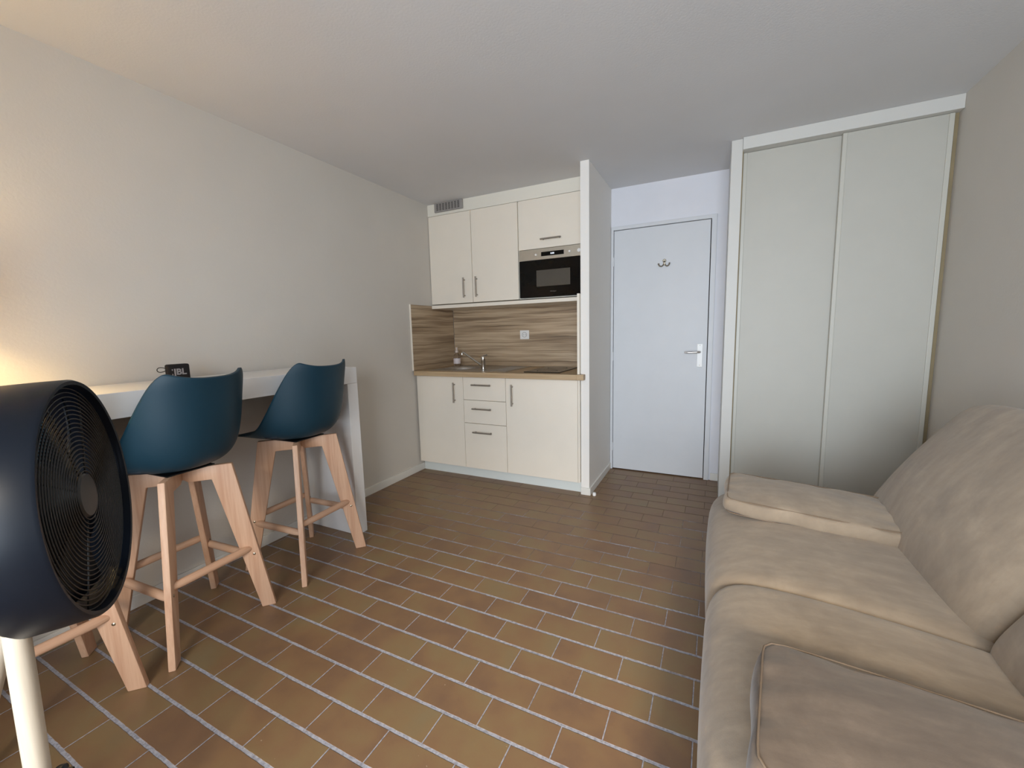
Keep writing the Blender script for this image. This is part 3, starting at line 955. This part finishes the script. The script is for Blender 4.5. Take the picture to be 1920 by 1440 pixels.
def fan_leg(top, foot):
    top, foot = Vector(top), Vector(foot)
    d = foot - top
    bm = B(); tube(bm, [top, top + d * 0.3, top + d * 0.99, foot], [0.0168, 0.0168, 0.0145, 0.0135], 28)
    lg = obj('leg', bm, M['birch'], fan, smooth=True)
    bm = B(); tube(bm, [foot, foot + Vector((0, 0, 0.012)) - d.normalized() * 0.01], [0.019, 0.0195], 20)
    obj('rubber_foot', bm, M['blackplastic'], lg, smooth=True)
    return lg


l1 = fan_leg((-1.062, 0.208, 0.735), (-1.116, 0.208, 0.001))
fan_leg((-1.175, 0.235, 0.745), (-1.46, 0.10, 0.001))
fan_leg((-1.105, 0.19, 0.760), (-1.12, -0.12, 0.001))
bm = B(); box(bm, -1.055, -0.990, 0.165, 0.225, 0.485, 0.503, bev=0.003) ; bm.free()
# adjusting knob beside the leg
bm = B(); lathe(bm, [(0, 0), (0.010, 0), (0.012, 0.004), (0.012, 0.012), (0.005, 0.016), (0.005, 0.026), (0, 0.026)], (-1.064, 0.224, 0.437), (0.6, 0.45, 0.0), 16)
obj('knob', bm, M['blackplastic'], l1, smooth=True)


# ------------------------------------------------------------------ sofa and its loose cushions
def spow(a, p): return (abs(a) ** p) * (1 if a >= 0 else -1)


def soft_block(bm, half, n=14, p=(6, 6), fn=None):
    """cube surface grid blown to a super-ellipsoid: p[0] for the outline (local x-y), p[1] for the thickness (z)"""
    pts = {}
    def V(i, j, k):
        key = (i, j, k)
        if key in pts: return pts[key]
        a, b2, c = (2 * i / n - 1, 2 * j / n - 1, 2 * k / n - 1)
        q = [sin(t_ * pi / 2) * 0.5 + t_ * 0.5 for t_ in (a, b2, c)]
        m = max(abs(x) for x in q)
        lp = (abs(q[0]) ** p[0] + abs(q[1]) ** p[0]) ** (1 / p[0])
        lz = (lp ** p[1] + abs(q[2]) ** p[1]) ** (1 / p[1])
        s_ = m / lz
        P = Vector((q[0] * s_ * half[0], q[1] * s_ * half[1], q[2] * s_ * half[2]))
        if fn: P = fn(P)
        pts[key] = bm.verts.new(P)
        return pts[key]
    R_ = range(n)
    for i in R_:
        for j in R_:
            bm.faces.new((V(i, j, 0), V(i, j + 1, 0), V(i + 1, j + 1, 0), V(i + 1, j, 0)))
            bm.faces.new((V(i, j, n), V(i + 1, j, n), V(i + 1, j + 1, n), V(i, j + 1, n)))
            bm.faces.new((V(i, 0, j), V(i + 1, 0, j), V(i + 1, 0, j + 1), V(i, 0, j + 1)))
            bm.faces.new((V(i, n, j), V(i, n, j + 1), V(i + 1, n, j + 1), V(i + 1, n, j)))
            bm.faces.new((V(0, i, j), V(0, i, j + 1), V(0, i + 1, j + 1), V(0, i + 1, j)))
            bm.faces.new((V(n, i, j), V(n, i + 1, j), V(n, i + 1, j + 1), V(n, i, j + 1)))
    return bm


def sub(o, lv=1):
    md = o.modifiers.new('sub', 'SUBSURF'); md.levels = lv; md.render_levels = lv
    return o


sofa = thing('sofa', 'taupe suede two-seat sofa along the right wall', 'sofa', (0.5, 1.4, 0))
YS0, YS1, YS2 = 0.53, 1.43, 2.25


def seat_loft(y0, y1, slant=0.0, slant0=None):
    prof = [(0.035, 0.045), (0.018, 0.10), (0.006, 0.17), (0.0, 0.24), (0.004, 0.31), (0.020, 0.365), (0.050, 0.402), (0.095, 0.424), (0.16, 0.436), (0.28, 0.443), (0.42, 0.442), (0.56, 0.435), (0.68, 0.425), (0.74, 0.40), (0.76, 0.30), (0.76, 0.045)]
    cx, cz = 0.38, 0.20
    bm = B()
    n = 26; r_ = 0.055
    rows = []
    for j in range(n + 1):
        t_ = j / n
        s_ = (1 - cos(t_ * pi)) / 2
        y = y0 + (y1 - y0) * s_
        e = min(y - y0, y1 - y)
        q = 0 if e >= r_ else 1 - sqrt(max(0, 1 - ((r_ - e) / r_) ** 2))
        ins = 0.036 * q
        crown = 0.010 * sin(pi * s_)
        row = []
        for (x, z) in prof:
            d = Vector((x - cx, 0, z - cz)); L = d.length
            f = (L - ins + (crown if z > 0.3 else crown * 0.6)) / L
            row.append(bm.verts.new((cx + d.x * f, y + (s_ * slant + (1 - s_) * (slant if slant0 is None else slant0)) * (x - 0.05), cz + d.z * f if z > 0.05 else z)))
        rows.append(row)
    for a, b2 in zip(rows[:-1], rows[1:]):
        for i in range(len(prof) - 1): bm.faces.new((a[i], a[i + 1], b2[i + 1], b2[i]))
        bm.faces.new((a[-1], a[0], b2[0], b2[-1]))
    bm.faces.new(rows[0]); bm.faces.new(rows[-1][::-1])
    return bm


sub(obj('seat_cushion', seat_loft(YS0, YS1 - 0.001, -0.15, -0.05), M['suede'], sofa, smooth='all'), 1)
sub(obj('seat_cushion', seat_loft(YS1 + 0.001, YS2, -0.05, -0.15), M['suede'], sofa, smooth='all'), 1)
bm = B(); box(bm, 0.74, 1.085, YS0 + 0.02, YS2 - 0.02, 0.05, 0.40, bev=0.02)
box(bm, 0.97, 1.085, YS0 + 0.03, YS2 - 0.05, 0.30, 0.78, bev=0.03, seg=4)
obj('back_frame', bm, M['suede'], sofa, smooth=True)
for x in (0.08, 1.02):
    for y in (YS0 + 0.08, YS2 - 0.08):
        bm = B(); tube(bm, [(x, y, 0.0005), (x, y, 0.06)], [0.018, 0.024], 16)
        obj('leg', bm, M['blackplastic'], sofa, smooth=True)


def back_cushion(y0, y1):
    slant = Vector((0.32, 0, 0.50)).normalized()
    nrm = Vector((-slant.z, 0, slant.x))
    W = (y1 - y0) / 2; H = 0.318; Tt = 0.115
    cen = Vector((0.560, (y0 + y1) / 2, 0.420)) + slant * H - nrm * Tt * 0.80
    def fn(P):
        # local x = along y, local y = up the slant, z = thickness towards the sitter
        u_, v_, w_ = P.x / W, P.y / H, P.z / Tt
        bul = (1 - u_ ** 2 * 0.85) * (1 - v_ ** 2 * 0.7)
        t_ = w_ * Tt * (0.62 + 0.45 * bul)
        # narrower towards the top with soft shoulders, seam at the bottom
        wv = 1.0 - 0.03 * max(0, v_)
        hv = v_ - 0.10 * max(0, v_) * abs(u_) ** 3
        if v_ < 0: t_ *= 1 - 0.25 * v_ * v_
        p = cen + Vector((0, 1, 0)) * (u_ * W * wv) + slant * (hv * H) + nrm * t_
        return p
    bm = B(); soft_block(bm, (W, H, Tt), 16, (10, 4.6), fn)
    return sub(obj('back_cushion', bm, M['suede'], sofa, smooth='all'), 1)


back_cushion(YS0 - 0.04, YS1 - 0.075)
back_cushion(YS1 - 0.068, YS2 + 0.02)


def loose_cushion(name, label, cen, rz, L, Wd, Tt, mat, rx=0.0, ry=0.0, ft=0.62):
    t = thing(name, label, 'cushion', (cen[0], cen[1], cen[2] - Tt / 2), 'loose box cushions on the sofa')
    R_ = Matrix.Rotation(rz, 3, 'Z') @ Matrix.Rotation(rx, 3, 'X') @ Matrix.Rotation(ry, 3, 'Y')
    def fn(P):
        u_, v_, w_ = P.x / (L / 2), P.y / (Wd / 2), P.z / (Tt / 2)
        k = (1 - u_ * u_ * 0.9) * (1 - v_ * v_ * 0.9)
        z = w_ * Tt / 2 * ((ft + (1.12 - ft) * k) if w_ > 0 else (0.62 + 0.22 * k))
        wr_ = 0.0035 * sin(9 * u_ + 3 * v_) * (1 - k)
        sb = 0.035 * (1 - min(1, w_ * w_))
        wr_ += 0.0022 * sin(14 * u_ * v_ + 5 * u_) * (1 - w_ * w_ * 0.2) + 0.0025 * sin(11 * (u_ + v_)) * abs(u_) ** 4
        return R_ @ Vector((P.x * (1 + 0.012 * sin(5 * v_) + sb), P.y * (1 + 0.012 * sin(4 * u_) + sb), z + wr_)) + Vector(cen)
    bm = B(); soft_block(bm, (L / 2, Wd / 2, Tt / 2), 22, (10, 9), fn)
    o = sub(obj('cushion_body', bm, mat, t, smooth='all'), 1)
    # piping round the top and bottom edges
    for sgn in (1, -1):
        pts = []
        n_ = 80
        for i in range(n_):
            a = 2 * pi * i / n_
            ca, sa = cos(a), sin(a)
            l = (abs(ca) ** 13 + abs(sa) ** 13) ** (1 / 13)
            u_, v_ = ca / l, sa / l
            x, y = u_ * L / 2 * 0.985, v_ * Wd / 2 * 0.975
            k = (1 - u_ * u_ * 0.9) * (1 - v_ * v_ * 0.9)
            z = sgn * Tt / 2 * ((ft + (1.12 - ft) * k) if sgn > 0 else (0.62 + 0.22 * k)) * 0.93
            pts.append(R_ @ Vector((x, y, z)) + Vector(cen))
        bm = B(); tube(bm, pts, 0.0022, 6, closed=True)
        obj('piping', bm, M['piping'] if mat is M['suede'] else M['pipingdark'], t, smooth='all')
    return t


loose_cushion('loose_cushion', 'flat tan suede cushion lying at the far end of the sofa by the wardrobe', (0.358, 2.003, 0.481), -0.065, 0.575, 0.33, 0.100, M['suede'], rx=0.05, ry=0.05)
lc = loose_cushion('loose_cushion', 'creased dark suede cushion in the near right foreground of the sofa', (0.372, 0.790, 0.494), -0.12, 0.56, 0.332, 0.136, M['suededark'], ft=0.74)
bm = B()
g_ = [[bm.verts.new((0.128 + 0.030 * i / 3, 0.680 - 0.004 * i - 0.012 * j, 0.535 - 0.006 * j - 0.003 * sin(i * 1.5))) for i in range(4)] for j in range(4)]
for j in range(3):
    for i in range(3): bm.faces.new((g_[j][i], g_[j][i + 1], g_[j + 1][i + 1], g_[j + 1][i]))
tg = obj('care_tag', bm, M['tag'], lc)
tg.modifiers.new('thick', 'SOLIDIFY').thickness = 0.0006
